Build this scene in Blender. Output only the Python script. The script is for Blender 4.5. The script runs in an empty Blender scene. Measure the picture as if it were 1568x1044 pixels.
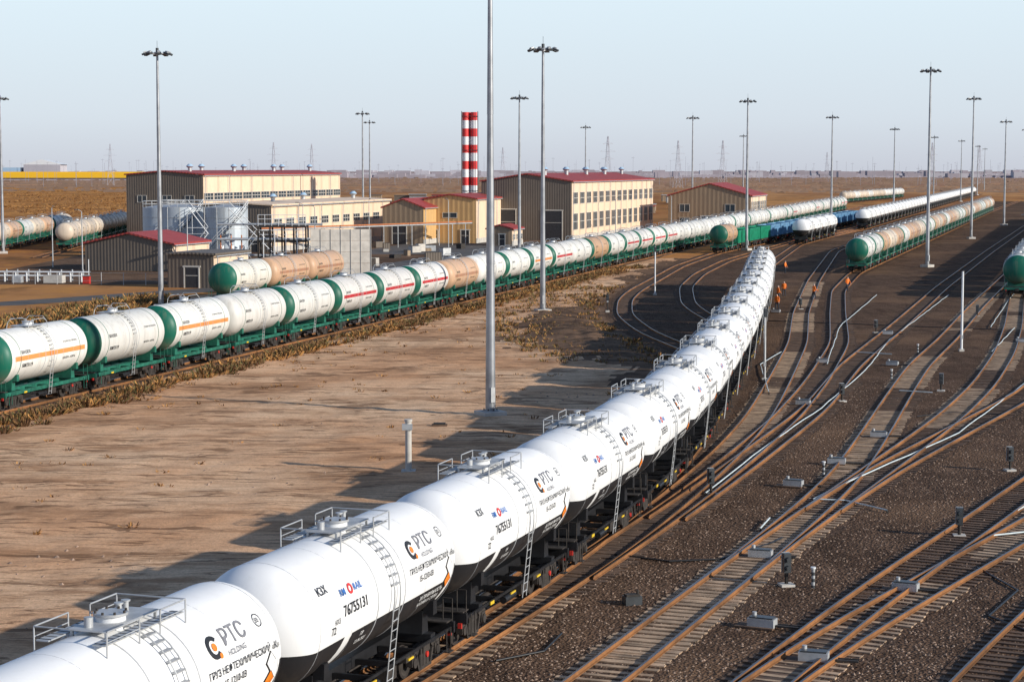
import bpy, math, random
import numpy as np
from mathutils import Vector, Matrix, noise
random.seed(4); rng=np.random.default_rng(4)
scene=bpy.context.scene; D=bpy.data
scene.view_settings.view_transform='Standard'
scene.view_settings.look='None'; scene.view_settings.exposure=0

# ------------------------------------------------------------ materials
MATS={}
class NT:
    def __init__(s,name):
        s.m=D.materials.new(name); s.m.use_nodes=True; s.n=s.m.node_tree.nodes; s.l=s.m.node_tree.links
        s.b=s.n['Principled BSDF']; s.tc=s.n.new('ShaderNodeTexCoord'); s.sep=None; MATS[name]=s.m
    def link(s,a,b): s.l.new(a,b)
    def val(s,sock,v):
        if isinstance(v,bpy.types.NodeSocket): s.l.new(v,sock)
        else: sock.default_value=v
    def math(s,op,a,b=0.0,c=0.0):
        n=s.n.new('ShaderNodeMath'); n.operation=op
        s.val(n.inputs[0],a); s.val(n.inputs[1],b); s.val(n.inputs[2],c); return n.outputs[0]
    def xyz(s):
        if not s.sep:
            s.sep=s.n.new('ShaderNodeSeparateXYZ'); s.l.new(s.tc.outputs['Object'],s.sep.inputs[0])
        return s.sep.outputs
    def noise(s,scale,detail=4,rough=.55,vec=None,stretch=None,dist=0.):
        n=s.n.new('ShaderNodeTexNoise'); n.inputs['Scale'].default_value=scale
        n.inputs['Detail'].default_value=detail; n.inputs['Roughness'].default_value=rough; n.inputs['Distortion'].default_value=dist
        if stretch:
            mp=s.n.new('ShaderNodeMapping'); mp.inputs['Scale'].default_value=stretch[0]; mp.inputs['Rotation'].default_value=stretch[1]
            s.l.new(s.tc.outputs['Object'],mp.inputs[0]); s.l.new(mp.outputs[0],n.inputs['Vector'])
        else: s.l.new(s.tc.outputs['Object'],n.inputs['Vector'])
        return n.outputs['Fac']
    def vor(s,scale,feature='F1'):
        n=s.n.new('ShaderNodeTexVoronoi'); n.feature=feature; n.inputs['Scale'].default_value=scale
        s.l.new(s.tc.outputs['Object'],n.inputs['Vector']); return n
    def ramp(s,fac,a,b,lo=0.,hi=1.):
        n=s.n.new('ShaderNodeValToRGB'); n.color_ramp.elements[0].position=lo; n.color_ramp.elements[1].position=hi
        n.color_ramp.elements[0].color=(*a,1); n.color_ramp.elements[1].color=(*b,1); s.l.new(fac,n.inputs[0]); return n.outputs[0]
    def mix(s,fac,a,b,mode='MIX'):
        n=s.n.new('ShaderNodeMix'); n.data_type='RGBA'; n.blend_type=mode
        s.val(n.inputs['Factor'],fac)
        for i,v in ((6,a),(7,b)):
            if isinstance(v,tuple): n.inputs[i].default_value=(*v,1)
            else: s.l.new(v,n.inputs[i])
        return n.outputs[2]
    def color(s,c): s.val(s.b.inputs['Base Color'],(*c,1) if isinstance(c,tuple) else c)
    def bump(s,h,strength=.5,dist=.05):
        n=s.n.new('ShaderNodeBump'); n.inputs['Strength'].default_value=strength; n.inputs['Distance'].default_value=dist
        s.l.new(h,n.inputs['Height']); s.l.new(n.outputs[0],s.b.inputs['Normal'])
    def rough(s,r,metal=0.,spec=None):
        s.b.inputs['Roughness'].default_value=r; s.b.inputs['Metallic'].default_value=metal
        if spec is not None: s.b.inputs['Specular IOR Level'].default_value=spec

def simple(name,c,rough=.7,metal=0.,var=.25,scale=3.,spec=None):
    t=NT(name); f=t.noise(scale,5)
    t.color(t.ramp(f,tuple(x*(1-var) for x in c),tuple(min(1,x*(1+var)) for x in c),.3,.7)); t.rough(rough,metal,spec); return t

def mat_dirt(name,ca,cb,cd,ck):
    t=NT(name); a=t.noise(.055,6,.62); b=t.noise(.55,9,.72,stretch=((.3,2.4,1),(0,0,math.radians(-10)))); c=t.noise(7,7,.75); d=t.noise(.2,8,.7,stretch=((.6,1.6,1),(0,0,math.radians(18)))); e=t.noise(.035,7,.7,stretch=((1,.6,1),(0,0,0)))
    col=t.ramp(a,ca,cb,.38,.62)
    col=t.mix(t.math('MULTIPLY',t.ramp(b,(0,0,0),(1,1,1),.5,.68),.65),col,cd)
    col=t.mix(t.math('MULTIPLY',t.ramp(d,(0,0,0),(1,1,1),.5,.6),.75),col,cd)
    col=t.mix(t.math('MULTIPLY',t.ramp(e,(0,0,0),(1,1,1),.5,.6),.55),col,tuple(x*.85 for x in cd))
    crack=None
    for sc,rot,w in((.11,4,.0065),(.07,-12,.006),(.3,30,.009),(.16,62,.005),(.05,-24,.005)):
        n=t.noise(sc,5,.55,stretch=((.22,1.5,1),(0,0,math.radians(rot))),dist=.4)
        k=t.math('LESS_THAN',t.math('ABSOLUTE',t.math('SUBTRACT',n,.5+rot*.001)),w); crack=k if crack is None else t.math('MAXIMUM',crack,k)
    brk=t.ramp(t.noise(.3,4),(0,0,0),(1,1,1),.42,.52)
    crack=t.math('MULTIPLY',crack,brk)
    col=t.mix(t.math('MULTIPLY',crack,.7),col,ck)
    col=t.mix(t.ramp(c,(0,0,0),(.65,.65,.65),.47,.7),col,tuple(x*.75 for x in cd))
    t.color(col); t.rough(.95,spec=.05)
    h=t.math('ADD',t.math('MULTIPLY',b,.8),t.math('MULTIPLY',c,.4)); h=t.math('SUBTRACT',h,t.math('MULTIPLY',crack,.3))
    t.bump(h,.7,.13)
mat_dirt('dirt',(.72,.40,.22),(.86,.58,.37),(.38,.205,.11),(.13,.07,.04))
mat_dirt('dark_soil_and_shadow',(.15,.09,.058),(.28,.17,.105),(.09,.056,.038),(.05,.035,.025))
mat_dirt('ochre_scrub',(.5,.2,.05),(.72,.34,.1),(.26,.12,.04),(.1,.055,.03))
def mat_steppe():
    t=NT('steppe'); a=t.noise(.012,8,.65,stretch=((1,.3,1),(0,0,0))); b=t.noise(.12,8,.7); c=t.noise(.05,8,.7,stretch=((1,.4,1),(0,0,0)))
    col=t.ramp(a,(.28,.12,.05),(.52,.26,.1),.4,.6)
    col=t.mix(t.ramp(b,(0,0,0),(.8,.8,.8),.5,.68),col,(.55,.25,.055))
    col=t.mix(t.ramp(c,(0,0,0),(.85,.85,.85),.52,.64),col,(.12,.065,.03))
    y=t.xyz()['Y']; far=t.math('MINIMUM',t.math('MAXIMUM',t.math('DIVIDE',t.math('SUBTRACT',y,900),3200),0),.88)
    col=t.mix(far,col,(.36,.28,.27))  # distance haze painted into the far ground colour
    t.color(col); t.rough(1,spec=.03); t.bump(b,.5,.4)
mat_steppe()
def mat_ballast():
    t=NT('ballast_gravel'); v=t.vor(9); a=t.noise(.35,7,.65); c=t.noise(22,4,.7); big=t.noise(.05,5); al=t.noise(.5,6,.6,stretch=((1.6,.25,1),(0,0,math.radians(18))))
    col=t.ramp(v.outputs['Color'],(.06,.036,.024),(.2,.125,.085),.1,.95)
    col=t.mix(t.ramp(a,(0,0,0),(.8,.8,.8),.42,.68),col,(.06,.034,.022))
    col=t.mix(t.ramp(al,(0,0,0),(.6,.6,.6),.48,.68),col,(.042,.026,.018))
    col=t.mix(t.ramp(big,(0,0,0),(.6,.6,.6),.48,.64),col,(.21,.125,.075))
    col=t.mix(t.ramp(c,(0,0,0),(.75,.75,.75),.57,.8),col,(.42,.3,.22))
    t.color(col); t.rough(.95,spec=.05)
    h=t.math('ADD',v.outputs['Distance'],t.math('MULTIPLY',a,1.2)); t.bump(h,1.,.07)
mat_ballast()
def mat_bed(name='oily_trackbed',k=1.):
    t=NT(name); v=t.vor(9); a=t.noise(.6,6,.6); c=t.noise(16,4,.7)
    col=t.ramp(v.outputs['Color'],(.032*k,.02*k,.015*k),(.12*k,.076*k,.052*k),.1,.95)
    col=t.mix(t.ramp(a,(0,0,0),(.7,.7,.7),.4,.7),col,(.16*k,.09*k,.052*k)); col=t.mix(t.ramp(c,(0,0,0),(.5,.5,.5),.55,.8),col,(.24*k,.165*k,.12*k)); t.color(col); t.rough(.9,spec=.1); t.bump(v.outputs['Distance'],.9,.05)
mat_bed(); mat_bed('dusty_trackbed',2.)
simple('asphalt',(.085,.075,.07),.9,scale=.7)
def mat_rust():
    t=NT('rail_rust'); a=t.noise(.25,6,.65); b=t.noise(5,5,.7)
    col=t.ramp(a,(.13,.065,.032),(.34,.155,.062),.36,.62); col=t.mix(t.ramp(b,(0,0,0),(.6,.6,.6),.45,.75),col,(.1,.06,.04)); t.color(col); t.rough(.85,spec=.1)
mat_rust()
simple('rail_head',(.13,.11,.11),.32,.85,.25,5)
simple('sleeper_wood',(.11,.066,.042),.9,scale=1.3,var=.5)
simple('sleeper_concrete',(.38,.265,.175),.9,scale=1.1,var=.55)
simple('black_paint',(.014,.014,.016),.45,scale=2,var=.4)
simple('dark_iron',(.034,.027,.023),.75,scale=4,var=.5)
simple('wheel_steel',(.06,.05,.045),.5,.4,scale=5)
simple('galvanised',(.46,.47,.48),.5,.35,.2,2)
simple('white_steel',(.74,.75,.76),.4,scale=2,var=.08)
simple('air_pipe_paint',(.55,.62,.64),.5,scale=2,var=.2)
simple('seam',(.42,.43,.45),.5,scale=2,var=.1)
simple('letter_black',(.02,.02,.022),.5); simple('letter_white',(.75,.75,.75),.5,var=.05); simple('letter_blue',(.03,.13,.4),.5); simple('letter_orange',(.85,.22,.02),.5)
simple('letter_red',(.6,.03,.03),.5,var=.1); simple('letter_grey',(.2,.2,.22),.5)
simple('yellow_paint',(.75,.5,.03),.5); simple('red_paint',(.5,.03,.02),.5)
simple('green_frame',(.012,.12,.08),.55,scale=2,var=.4)
simple('green_body',(.012,.26,.14),.5,scale=1.5,var=.25)
simple('blue_body',(.17,.34,.52),.55,scale=1.5,var=.3)
simple('mast_steel',(.34,.35,.37),.45,.55,.3,.6)
simple('concrete',(.5,.47,.43),.9,scale=1.5,var=.15); simple('white_concrete',(.6,.55,.49),.9,scale=.8,var=.2)
simple('lamp_dark',(.05,.055,.06),.4)
simple('shrub_ochre',(.4,.2,.06),.9,var=.4,scale=.8); simple('shrub_olive',(.13,.105,.035),.9,var=.4,scale=.8); simple('shrub_brown',(.17,.085,.035),.9,var=.4,scale=.8)
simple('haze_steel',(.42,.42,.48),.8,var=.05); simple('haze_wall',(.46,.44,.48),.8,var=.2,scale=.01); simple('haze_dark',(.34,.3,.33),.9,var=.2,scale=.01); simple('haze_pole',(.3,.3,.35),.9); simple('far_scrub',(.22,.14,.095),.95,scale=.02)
simple('yellow_roof',(.85,.5,.02),.6,var=.05); simple('pale_blue',(.35,.5,.65),.6,var=.05)
simple('vest_orange',(.95,.2,.02),.7); simple('trousers',(.03,.035,.05),.8); simple('skin',(.5,.3,.22),.6); simple('helmet_white',(.8,.8,.8),.4)
simple('glass_dark',(.035,.05,.065),.12,var=.3,scale=.5); simple('window_frame',(.6,.56,.5),.5,var=.05)
simple('door_dark',(.03,.03,.035),.6); simple('stone_grey',(.3,.21,.155),.95,var=.5,scale=4)
simple('pipe_orange',(.5,.16,.05),.6)
def siding(name,c,freq,var=.08,axis='XY',rough=.6):
    t=NT(name); o=t.xyz(); s=t.math('ADD',o['X'],o['Y']); w=t.math('SINE',t.math('MULTIPLY',s,freq))
    n=t.noise(.4,5); nn=t.noise(2.5,6,.6,stretch=((1,1,.15),(0,0,0)))
    col=t.ramp(n,tuple(x*(1-var) for x in c),tuple(x*(1+var) for x in c),.3,.7)
    col=t.mix(t.ramp(nn,(0,0,0),(.3,.3,.3),.5,.8),col,tuple(x*.55 for x in c))
    col=t.mix(t.math('MULTIPLY',t.math('GREATER_THAN',w,.82),.35),col,tuple(x*.5 for x in c))
    t.color(col); t.rough(rough); t.bump(w,.4,.04)
siding('shaded_taupe_siding',(.15,.12,.095),12.); siding('cream_panel',(.8,.6,.43),1.05,.05); siding('yellow_panel',(.62,.38,.16),6.,.05)  # taupe is darkened to paint the shade of the front walls
siding('tan_panel',(.3,.215,.14),6.,.05); siding('red_roof',(.36,.05,.04),9.,.12); siding('silver_shell',(.5,.55,.6),3.2,.08); MATS['silver_shell'].node_tree.nodes['Principled BSDF'].inputs['Metallic'].default_value=.3

ZC=3.38; R=1.67; HL=5.76
def tank_mat(name,base,end=None,stripe=None,ptc=False,dirt=.3,endx=4.95):
    t=NT(name); o=t.xyz(); x,y,z=o['X'],o['Y'],o['Z']; ax=t.math('ABSOLUTE',x)
    col=t.ramp(t.noise(.8,4),tuple(v*.96 for v in base),base,.3,.7)
    if end is not None: col=t.mix(t.math('GREATER_THAN',ax,endx),col,end)
    if stripe is not None:
        k=t.math('MULTIPLY',t.math('LESS_THAN',t.math('ABSOLUTE',t.math('SUBTRACT',z,ZC-.02)),.15),t.math('LESS_THAN',ax,4.6)); col=t.mix(k,col,stripe)
    if ptc:
        low=t.math('LESS_THAN',z,ZC-.5)
        sx=t.math('ADD',x,t.math('MULTIPLY',t.math('POWER',t.math('MAXIMUM',t.math('SUBTRACT',ZC+.1,z),0),2),.30))
        sw=t.math('LESS_THAN',t.math('ABSOLUTE',t.math('ADD',sx,2.75)),.24)
        sw2=t.math('LESS_THAN',t.math('ABSOLUTE',t.math('SUBTRACT',sx,4.75)),.11)
        wedge=t.math('MULTIPLY',t.math('GREATER_THAN',sx,4.9),t.math('LESS_THAN',z,ZC-.1))
        k=t.math('MULTIPLY',t.math('MAXIMUM',low,wedge),t.math('SUBTRACT',1,t.math('MAXIMUM',sw,sw2)))
        k=t.math('MULTIPLY',k,t.math('SUBTRACT',1,t.math('GREATER_THAN',x,5.2)))
        col=t.mix(k,col,(.02,.02,.023))
    st=t.noise(1.6,6,.65,stretch=((1.6,1.6,.18),(0,0,0)))
    col=t.mix(t.math('MULTIPLY',t.ramp(st,(0,0,0),(1,1,1),.5,.85),dirt),col,(.3,.23,.17))
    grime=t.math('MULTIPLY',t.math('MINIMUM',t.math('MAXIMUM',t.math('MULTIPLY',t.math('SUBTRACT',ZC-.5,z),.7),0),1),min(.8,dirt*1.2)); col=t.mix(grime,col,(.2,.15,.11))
    oi=t.n.new('ShaderNodeObjectInfo'); hs=t.math('MULTIPLY_ADD',oi.outputs['Random'],.08 if ptc else .2,.93 if ptc else .82)
    hv=t.n.new('ShaderNodeHueSaturation'); t.link(col,hv.inputs['Color']); t.link(hs,hv.inputs['Value']); t.color(hv.outputs[0]); t.rough(.46,spec=.35)
    t.bump(t.noise(.9,3),.12,.03)
    return name
tank_mat('tank_white_black',(.87,.87,.87),ptc=True,dirt=.14)
G=(.008,.13,.085)
tank_mat('tank_orange_stripe',(.78,.77,.73),G,(.75,.28,.08),dirt=.5); tank_mat('tank_red_stripe',(.78,.75,.71),G,(.55,.03,.04),dirt=.5); tank_mat('tank_plain_green_end',(.78,.77,.73),G,dirt=.5)
tank_mat('tank_white',(.76,.74,.7),dirt=.6); tank_mat('tank_cream',(.68,.56,.44),None,None,dirt=.6); tank_mat('tank_tan',(.6,.38,.24),None,(.4,.2,.12),dirt=.7)
tank_mat('tank_tan_green',(.62,.38,.22),G,None,dirt=.5); tank_mat('tank_green_big_end',(.7,.67,.6),G,None,dirt=.5)

# ------------------------------------------------------------ mesh builder
class M:
    def __init__(s): s.v=[]; s.f=[]; s.m=[]; s.s=[]; s.T=None
    def add(s,vs,fs,mat,smooth=False):
        o=len(s.v)
        if s.T is not None: vs=[tuple(s.T@Vector(v)) for v in vs]
        s.v+= [tuple(v) for v in vs]
        for f in fs: s.f.append(tuple(i+o for i in f)); s.m.append(mat); s.s.append(smooth)
    def box(s,c,d,mat,rz=0,ry=0,rx=0):
        h=[x/2 for x in d]; vs=[]
        rot=Matrix.Rotation(rz,3,'Z')@Matrix.Rotation(ry,3,'Y')@Matrix.Rotation(rx,3,'X')
        for x in(-1,1):
            for y in(-1,1):
                for z in(-1,1): vs.append(tuple(Vector(c)+rot@Vector((x*h[0],y*h[1],z*h[2]))))
        s.add(vs,[(0,1,3,2),(4,6,7,5),(0,4,5,1),(2,3,7,6),(0,2,6,4),(1,5,7,3)],mat)
    def cyl(s,p,q,r,mat,n=8,r2=None,caps=True):
        p=Vector(p);q=Vector(q); r2=r if r2 is None else r2; d=(q-p)
        if d.length<1e-6:return
        d.normalize(); a=d.orthogonal().normalized(); b=d.cross(a); vs=[]
        for k in range(n):
            t=2*math.pi*k/n; e=a*math.cos(t)+b*math.sin(t); vs.append(p+e*r); vs.append(q+e*r2)
        s.add(vs,[(2*k,2*((k+1)%n),2*((k+1)%n)+1,2*k+1) for k in range(n)],mat,True)
        if caps: s.add([vs[2*k] for k in range(n)],[tuple(range(n))[::-1]],mat); s.add([vs[2*k+1] for k in range(n)],[tuple(range(n))],mat)
    def tube(s,pts,r,mat,n=6):
        for a,b in zip(pts[:-1],pts[1:]): s.cyl(a,b,r,mat,n,caps=False)
    def lathe_x(s,prof,zc,mat,n=40,y0=0,a0=0,a1=2*math.pi):
        full=abs(a1-a0-2*math.pi)<1e-4; k=n if full else n+1; vs=[]
        for x,r in prof:
            for i in range(k):
                a=a0+(a1-a0)*i/n; vs.append((x,y0+r*math.cos(a),zc+r*math.sin(a)))
        fs=[]
        for j in range(len(prof)-1):
            for i in range(n):
                i2=(i+1)%k; fs.append((j*k+i,j*k+i2,(j+1)*k+i2,(j+1)*k+i))
        s.add(vs,fs,mat,True)
    def ext(s,poly,y0,y1,mat):
        n=len(poly); vs=[(x,y0,z) for x,z in poly]+[(x,y1,z) for x,z in poly]
        s.add(vs,[tuple(range(n)),tuple(range(2*n-1,n-1,-1))]+[(i,i+n,(i+1)%n+n,(i+1)%n) for i in range(n)],mat)
    def mesh(s,name):
        me=D.meshes.new(name); me.from_pydata(s.v,[],s.f); names=sorted(set(s.m)); ix={n:i for i,n in enumerate(names)}
        for n in names: me.materials.append(MATS[n])
        me.polygons.foreach_set('material_index',[ix[a] for a in s.m]); me.polygons.foreach_set('use_smooth',s.s); me.update(); return me
    def obj(s,name,loc=(0,0,0),rz=0,parent=None):
        o=D.objects.new(name,s.mesh(name)); scene.collection.objects.link(o); o.location=loc; o.rotation_euler=(0,0,rz); o.parent=parent; return o
def place(name,me,loc,rz=0,scale=1):
    o=D.objects.new(name,me); scene.collection.objects.link(o); o.location=loc; o.rotation_euler=(0,0,rz); o.scale=(scale,)*3; return o
def empty(name,loc,rz=0):
    o=D.objects.new(name,None); scene.collection.objects.link(o); o.location=loc; o.rotation_euler=(0,0,rz); return o

TXT={}
def text(st,size):
    if (st,size) in TXT: return TXT[(st,size)]
    cu=D.curves.new('t','FONT'); cu.body=st; cu.size=size; cu.resolution_u=2; cu.offset=.004*size/.3
    o=D.objects.new('t',cu); scene.collection.objects.link(o); bpy.context.view_layer.update()
    me=o.to_mesh(); v=[tuple(a.co) for a in me.vertices]; f=[tuple(p.vertices) for p in me.polygons]; o.to_mesh_clear()
    D.objects.remove(o); D.curves.remove(cu); TXT[(st,size)]=(v,f); return v,f
def on_tank(x,h,side,off=.022):
    ph=h/R; r=R+off; return (x if side<0 else -x, side*r*math.cos(ph), ZC+r*math.sin(ph))
def tank_text(m,st,size,x0,zoff,mat,side=-1,off=.022):
    v,f=text(st,size); m.add([on_tank(x0+a[0],zoff+a[1],side,off) for a in v],f,mat)
def tank_arc(m,cx,ch,r0,r1,a0,a1,mat,side):
    n=14; vs=[]
    for k in range(n+1):
        a=a0+(a1-a0)*k/n
        for r in(r0,r1): vs.append(on_tank(cx+r*math.cos(a),ch+r*math.sin(a),side,.02))
    m.add(vs,[(2*k,2*k+1,2*k+3,2*k+2) for k in range(n)],mat)

# ------------------------------------------------------------ wagons
def bogie(m,cx,fr):
    for ax in(-.925,.925):
        x=cx+ax; m.cyl((x,-1.05,.675),(x,1.05,.675),.085,'wheel_steel',8)
        for sy in(-1,1):
            m.cyl((x,sy*.70,.675),(x,sy*.83,.675),.475,'wheel_steel',20); m.cyl((x,sy*.69,.675),(x,sy*.715,.675),.505,'wheel_steel',20)
            m.cyl((x,sy*.831,.675),(x,sy*.835,.675),.4,'dark_iron',18)
            m.cyl((x,sy*.98,.675),(x,sy*1.17,.675),.15,'dark_iron',10)
            m.box((x,sy*1.03,.74),(.36,.2,.3),'dark_iron')
    for sy in(-1,1):
        y0,y1=sy*.96,sy*1.1
        m.ext([(cx-1.2,.86),(cx-1.15,.98),(cx-.5,1.12),(cx+.5,1.12),(cx+1.15,.98),(cx+1.2,.86),(cx+.62,.8),(cx+.45,.98),(cx-.45,.98),(cx-.62,.8)],y0,y1,'dark_iron')
        m.ext([(cx-.72,.82),(cx-.6,.84),(cx-.42,.42),(cx+.42,.42),(cx+.6,.84),(cx+.72,.82),(cx+.5,.32),(cx-.5,.32)],y0,y1,'dark_iron')
        for k in(-.25,0,.25): m.cyl((cx+k,sy*1.03,.42),(cx+k,sy*1.03,.8),.09,'dark_iron',8)
        m.box((cx,sy*1.03,.88),(.75,.16,.16),'dark_iron')
    m.box((cx,0,.93),(.5,2.3,.24),'dark_iron')
def underframe(m,fr,side_sills,acc):
    m.box((0,0,1.2),(10.9,.42,.32),fr)
    for sx in(-1,1):
        m.box((sx*5.45,0,1.22),(.14,2.9,.34),fr); m.box((sx*3.9,0,1.24),(.35,2.7,.26),fr)
        m.box((sx*5.66,0,1.08),(.42,.3,.28),'dark_iron'); m.box((sx*5.9,0,1.08),(.24,.4,.34),'dark_iron')
        m.tube([(sx*5.5,.35,1.05),(sx*5.7,.4,.75),(sx*5.95,.35,.7)],.035,'black_paint')
        m.ext([(sx*3.9-.25,1.36),(sx*3.9+.25,1.36),(sx*3.9+.18,2.05),(sx*3.9-.18,2.05)],-1.1,1.1,fr)
        m.ext([(sx*3.9-.16,1.95),(sx*3.9+.16,1.95),(sx*3.9+.13,2.36),(sx*3.9-.13,2.36)],-1.42,-1.1,fr); m.ext([(sx*3.9-.16,1.95),(sx*3.9+.16,1.95),(sx*3.9+.13,2.36),(sx*3.9-.13,2.36)],1.1,1.42,fr)
        m.box((sx*5.3,0,1.42),(.5,2.7,.04),'dark_iron')
        for sy in(-1,1):
            m.tube([(sx*5.4,sy*1.4,1.4),(sx*5.4,sy*1.4,2.1),(sx*5.4,sy*1.1,2.1),(sx*5.4,sy*1.1,1.4)],.018,acc)
            m.tube([(sx*5.1,sy*1.46,1.3),(sx*5.1,sy*1.46,.6),(sx*4.75,sy*1.46,.6),(sx*4.75,sy*1.46,1.3)],.018,acc)
            m.box((sx*4.92,sy*1.46,.6),(.36,.2,.03),'dark_iron')
            m.box((sx*5.55,sy*1.25,1.0),(.07,.12,.16),'red_paint')
    for sy in(-1,1):
        if side_sills: m.box((0,sy*1.38,1.26),(10.62,.09,.22),fr)
        else: m.box((0,sy*1.38,1.22),(10.62,.05,.09),fr)
        for k in(-2.4,-.8,.8,2.4): m.box((k,sy*.8,1.18),(.1,1.1,.16),fr)
    m.cyl((1.2,.55,.95),(1.9,.55,.95),.2,'dark_iron',12); m.cyl((-2.1,-.6,.9),(-1.1,-.6,.9),.2,'dark_iron',12)
    m.tube([(-5.5,-.5,.98),(-2,-.9,.9),(2,-.9,.9),(5.5,-.5,.98)],.025,'black_paint')
    m.tube([(-3,.1,.8),(3,.1,.8)],.03,'dark_iron'); m.box((2.6,-.9,.95),(.4,.4,.3),'dark_iron'); m.box((1.0,-1.05,.85),(.7,.35,.35),'dark_iron'); m.cyl((-.9,-1.1,.8),(.2,-1.1,.8),.12,'black_paint',10)
    m.box((-3.0,-1.43,1.2),(.35,.03,.1),'yellow_paint'); m.cyl((3.1,-1.45,.95),(3.1,-1.5,.95),.09,'red_paint',10)
def shell(m,mat):
    dep=.95; prof=[]
    for t in range(0,13):
        a=math.pi/2*t/12; prof.append((-HL+dep*(1-math.cos(a)),R*math.sin(a)**.9))
    mid=[(x,R) for x in np.linspace(-HL+dep+.02,HL-dep-.02,12)]
    m.lathe_x(prof+mid+[(-x,r) for x,r in prof[::-1]],ZC,mat,56)
def band(m,x,w,mat,off=.008): m.lathe_x([(x-w/2,R),(x-w/2,R+off),(x+w/2,R+off),(x+w/2,R)],ZC,mat,48)
def ladder(m,x,side,mat,w=.42,rise=.11,zb=.75,rt=.02):
    top=math.radians(78); pts=[]
    for k in range(9):
        a=top*(1-k/8)-.12*k/8; pts.append((side*(R+rise)*math.cos(a),ZC+(R+rise)*math.sin(a)))
    ya,za=pts[-1]; yb=side*1.5
    pts+= [(side*(R+.04),2.75),(yb,zb)]
    ya,za=pts[-2]
    for sx in(-w/2,w/2): m.tube([(x+sx,y,z) for y,z in pts],rt,mat)
    for k in range(9):
        a=top*(1-k/9); m.box((x,side*(R+rise*.6)*math.cos(a),ZC+(R+rise*.6)*math.sin(a)),(w,.14,.03),mat)
    z=2.9
    while z>zb:
        t=min(1,max(0,(za-z)/(za-zb))); yy=ya+(yb-ya)*t; m.cyl((x-w/2,yy,z),(x+w/2,yy,z),.016,mat,6); z-=.28
def wagon_ptc():
    m=M(); shell(m,'tank_white_black'); underframe(m,'black_paint',False,'dark_iron'); bogie(m,-3.9,0); bogie(m,3.9,0)
    for x in(-4.78,4.78): band(m,x,.025,'seam',.004)
    for x in(-1.0,.95): band(m,x,.045,'seam',.012)
    for x in(2.6,-2.7): band(m,x,.01,'seam',.003)
    T=ZC+R
    m.box((.1,0,T+.12),(2.3,.9,.04),'galvanised')
    for sx in(-.95,1.15):
        for sy in(-.42,.42): m.box((sx,sy,T-.02),(.06,.06,.26),'galvanised')
    m.cyl((-.05,0,T-.05),(-.05,0,T+.26),.33,'white_steel',18); m.cyl((-.05,0,T+.26),(-.05,0,T+.32),.38,'galvanised',18)
    for k in range(8): a=k*math.pi/4; m.cyl((-.05+.34*math.cos(a),.34*math.sin(a),T+.3),(-.05+.34*math.cos(a),.34*math.sin(a),T+.37),.03,'dark_iron',6)
    for k in(.55,.85): m.cyl((k,.15,T+.1),(k,.15,T+.36),.07,'galvanised',8); m.cyl((k,.15,T+.36),(k,.15,T+.39),.11,'galvanised',8)
    m.cyl((-.8,.1,T+.1),(-.8,.1,T+.36),.1,'galvanised',10)
    h=.3
    for sy in(-1,1):
        y=sy*.88
        for (xa,xb) in((-1.7,-.35),(.55,1.7)):
            m.tube([(xa,y,T-.28),(xa,y,T+h),(xb,y,T+h),(xb,y,T-.28)],.02,'galvanised'); m.tube([(xa,y,T+.08),(xb,y,T+.08)],.014,'galvanised')
        m.box((0,sy*.68,T+.0),(3.4,.3,.03),'galvanised')
        for k in range(14): m.box((-1.6+k*.246,sy*.68,T+.018),(.02,.3,.012),'dark_iron')
    for x in(-1.7,1.7): m.tube([(x,-.88,T+h),(x,.88,T+h)],.02,'galvanised')
    for s in(-1,1): ladder(m,.12,s,'galvanised')
    for s in(-1,1):
        tank_text(m,'К3Х',.32,-4.45,.85,'letter_black',side=s)
        tank_arc(m,-2.62,.7,.08,.15,0,2*math.pi,'letter_red',s); tank_text(m,'RM',.27,-3.3,.6,'letter_blue',side=s); tank_text(m,'RAIL',.27,-2.42,.6,'letter_blue',side=s)
        tank_text(m,'76755131',.4,-3.3,.08,'letter_black',side=s)
        tank_text(m,'КАЗ',.18,-3.9,-.02,'letter_black',side=s); tank_text(m,'72',.28,-4.1,-.25,'letter_black',side=s)
        tank_text(m,'РТС',.58,2.4,.8,'letter_grey',side=s); tank_text(m,'HOLDING',.19,2.45,.55,'letter_grey',side=s)
        tank_arc(m,1.95,.88,.17,.29,.7,2*math.pi-.7,'letter_black',s); tank_arc(m,1.97,.88,0,.1,0,2*math.pi,'letter_orange',s); tank_arc(m,2.12,.64,0,.07,0,2*math.pi,'letter_orange',s)
        tank_text(m,'ГРУЗ НЕФТЕХИМИЧЕСКИЙ «К»',.23,1.35,.22,'letter_black',side=s)
        tank_text(m,'15-1210-03',.24,2.0,-.08,'letter_black',side=s)
        tank_text(m,'ЗА ПРАВИЛЬНОСТЬ',.18,2.3,-.72,'letter_white',side=s); tank_text(m,'НАЛИВА И СЛИВА',.18,2.3,-.93,'letter_white',side=s)
        tank_text(m,'22.08.2021',.17,-2.2,-.95,'letter_white',side=s); tank_text(m,'ПР',.16,-2.0,-.73,'letter_white',side=s)
        tank_arc(m,4.25,1.02,.15,.175,0,2*math.pi,'letter_black',s); tank_text(m,'30',.18,4.13,.96,'letter_black',side=s)
        for hh,c in((-.48,'letter_orange'),(-.04,'letter_white')):
            for g,o,cc in((.27,.02,'letter_black'),(.23,.03,c)):
                p=[on_tank(4.38+dx,hh+dh,s,o) for dx,dh in((-g,0),(0,-g),(g,0),(0,g))]; m.add(p,[(0,1,2,3)],cc)
    m.box((-.9,-1.44,1.1),(.5,.04,.06),'yellow_paint'); m.box((1.9,-1.44,1.1),(.4,.04,.06),'yellow_paint')
    return m.mesh('tank_wagon')
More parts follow.
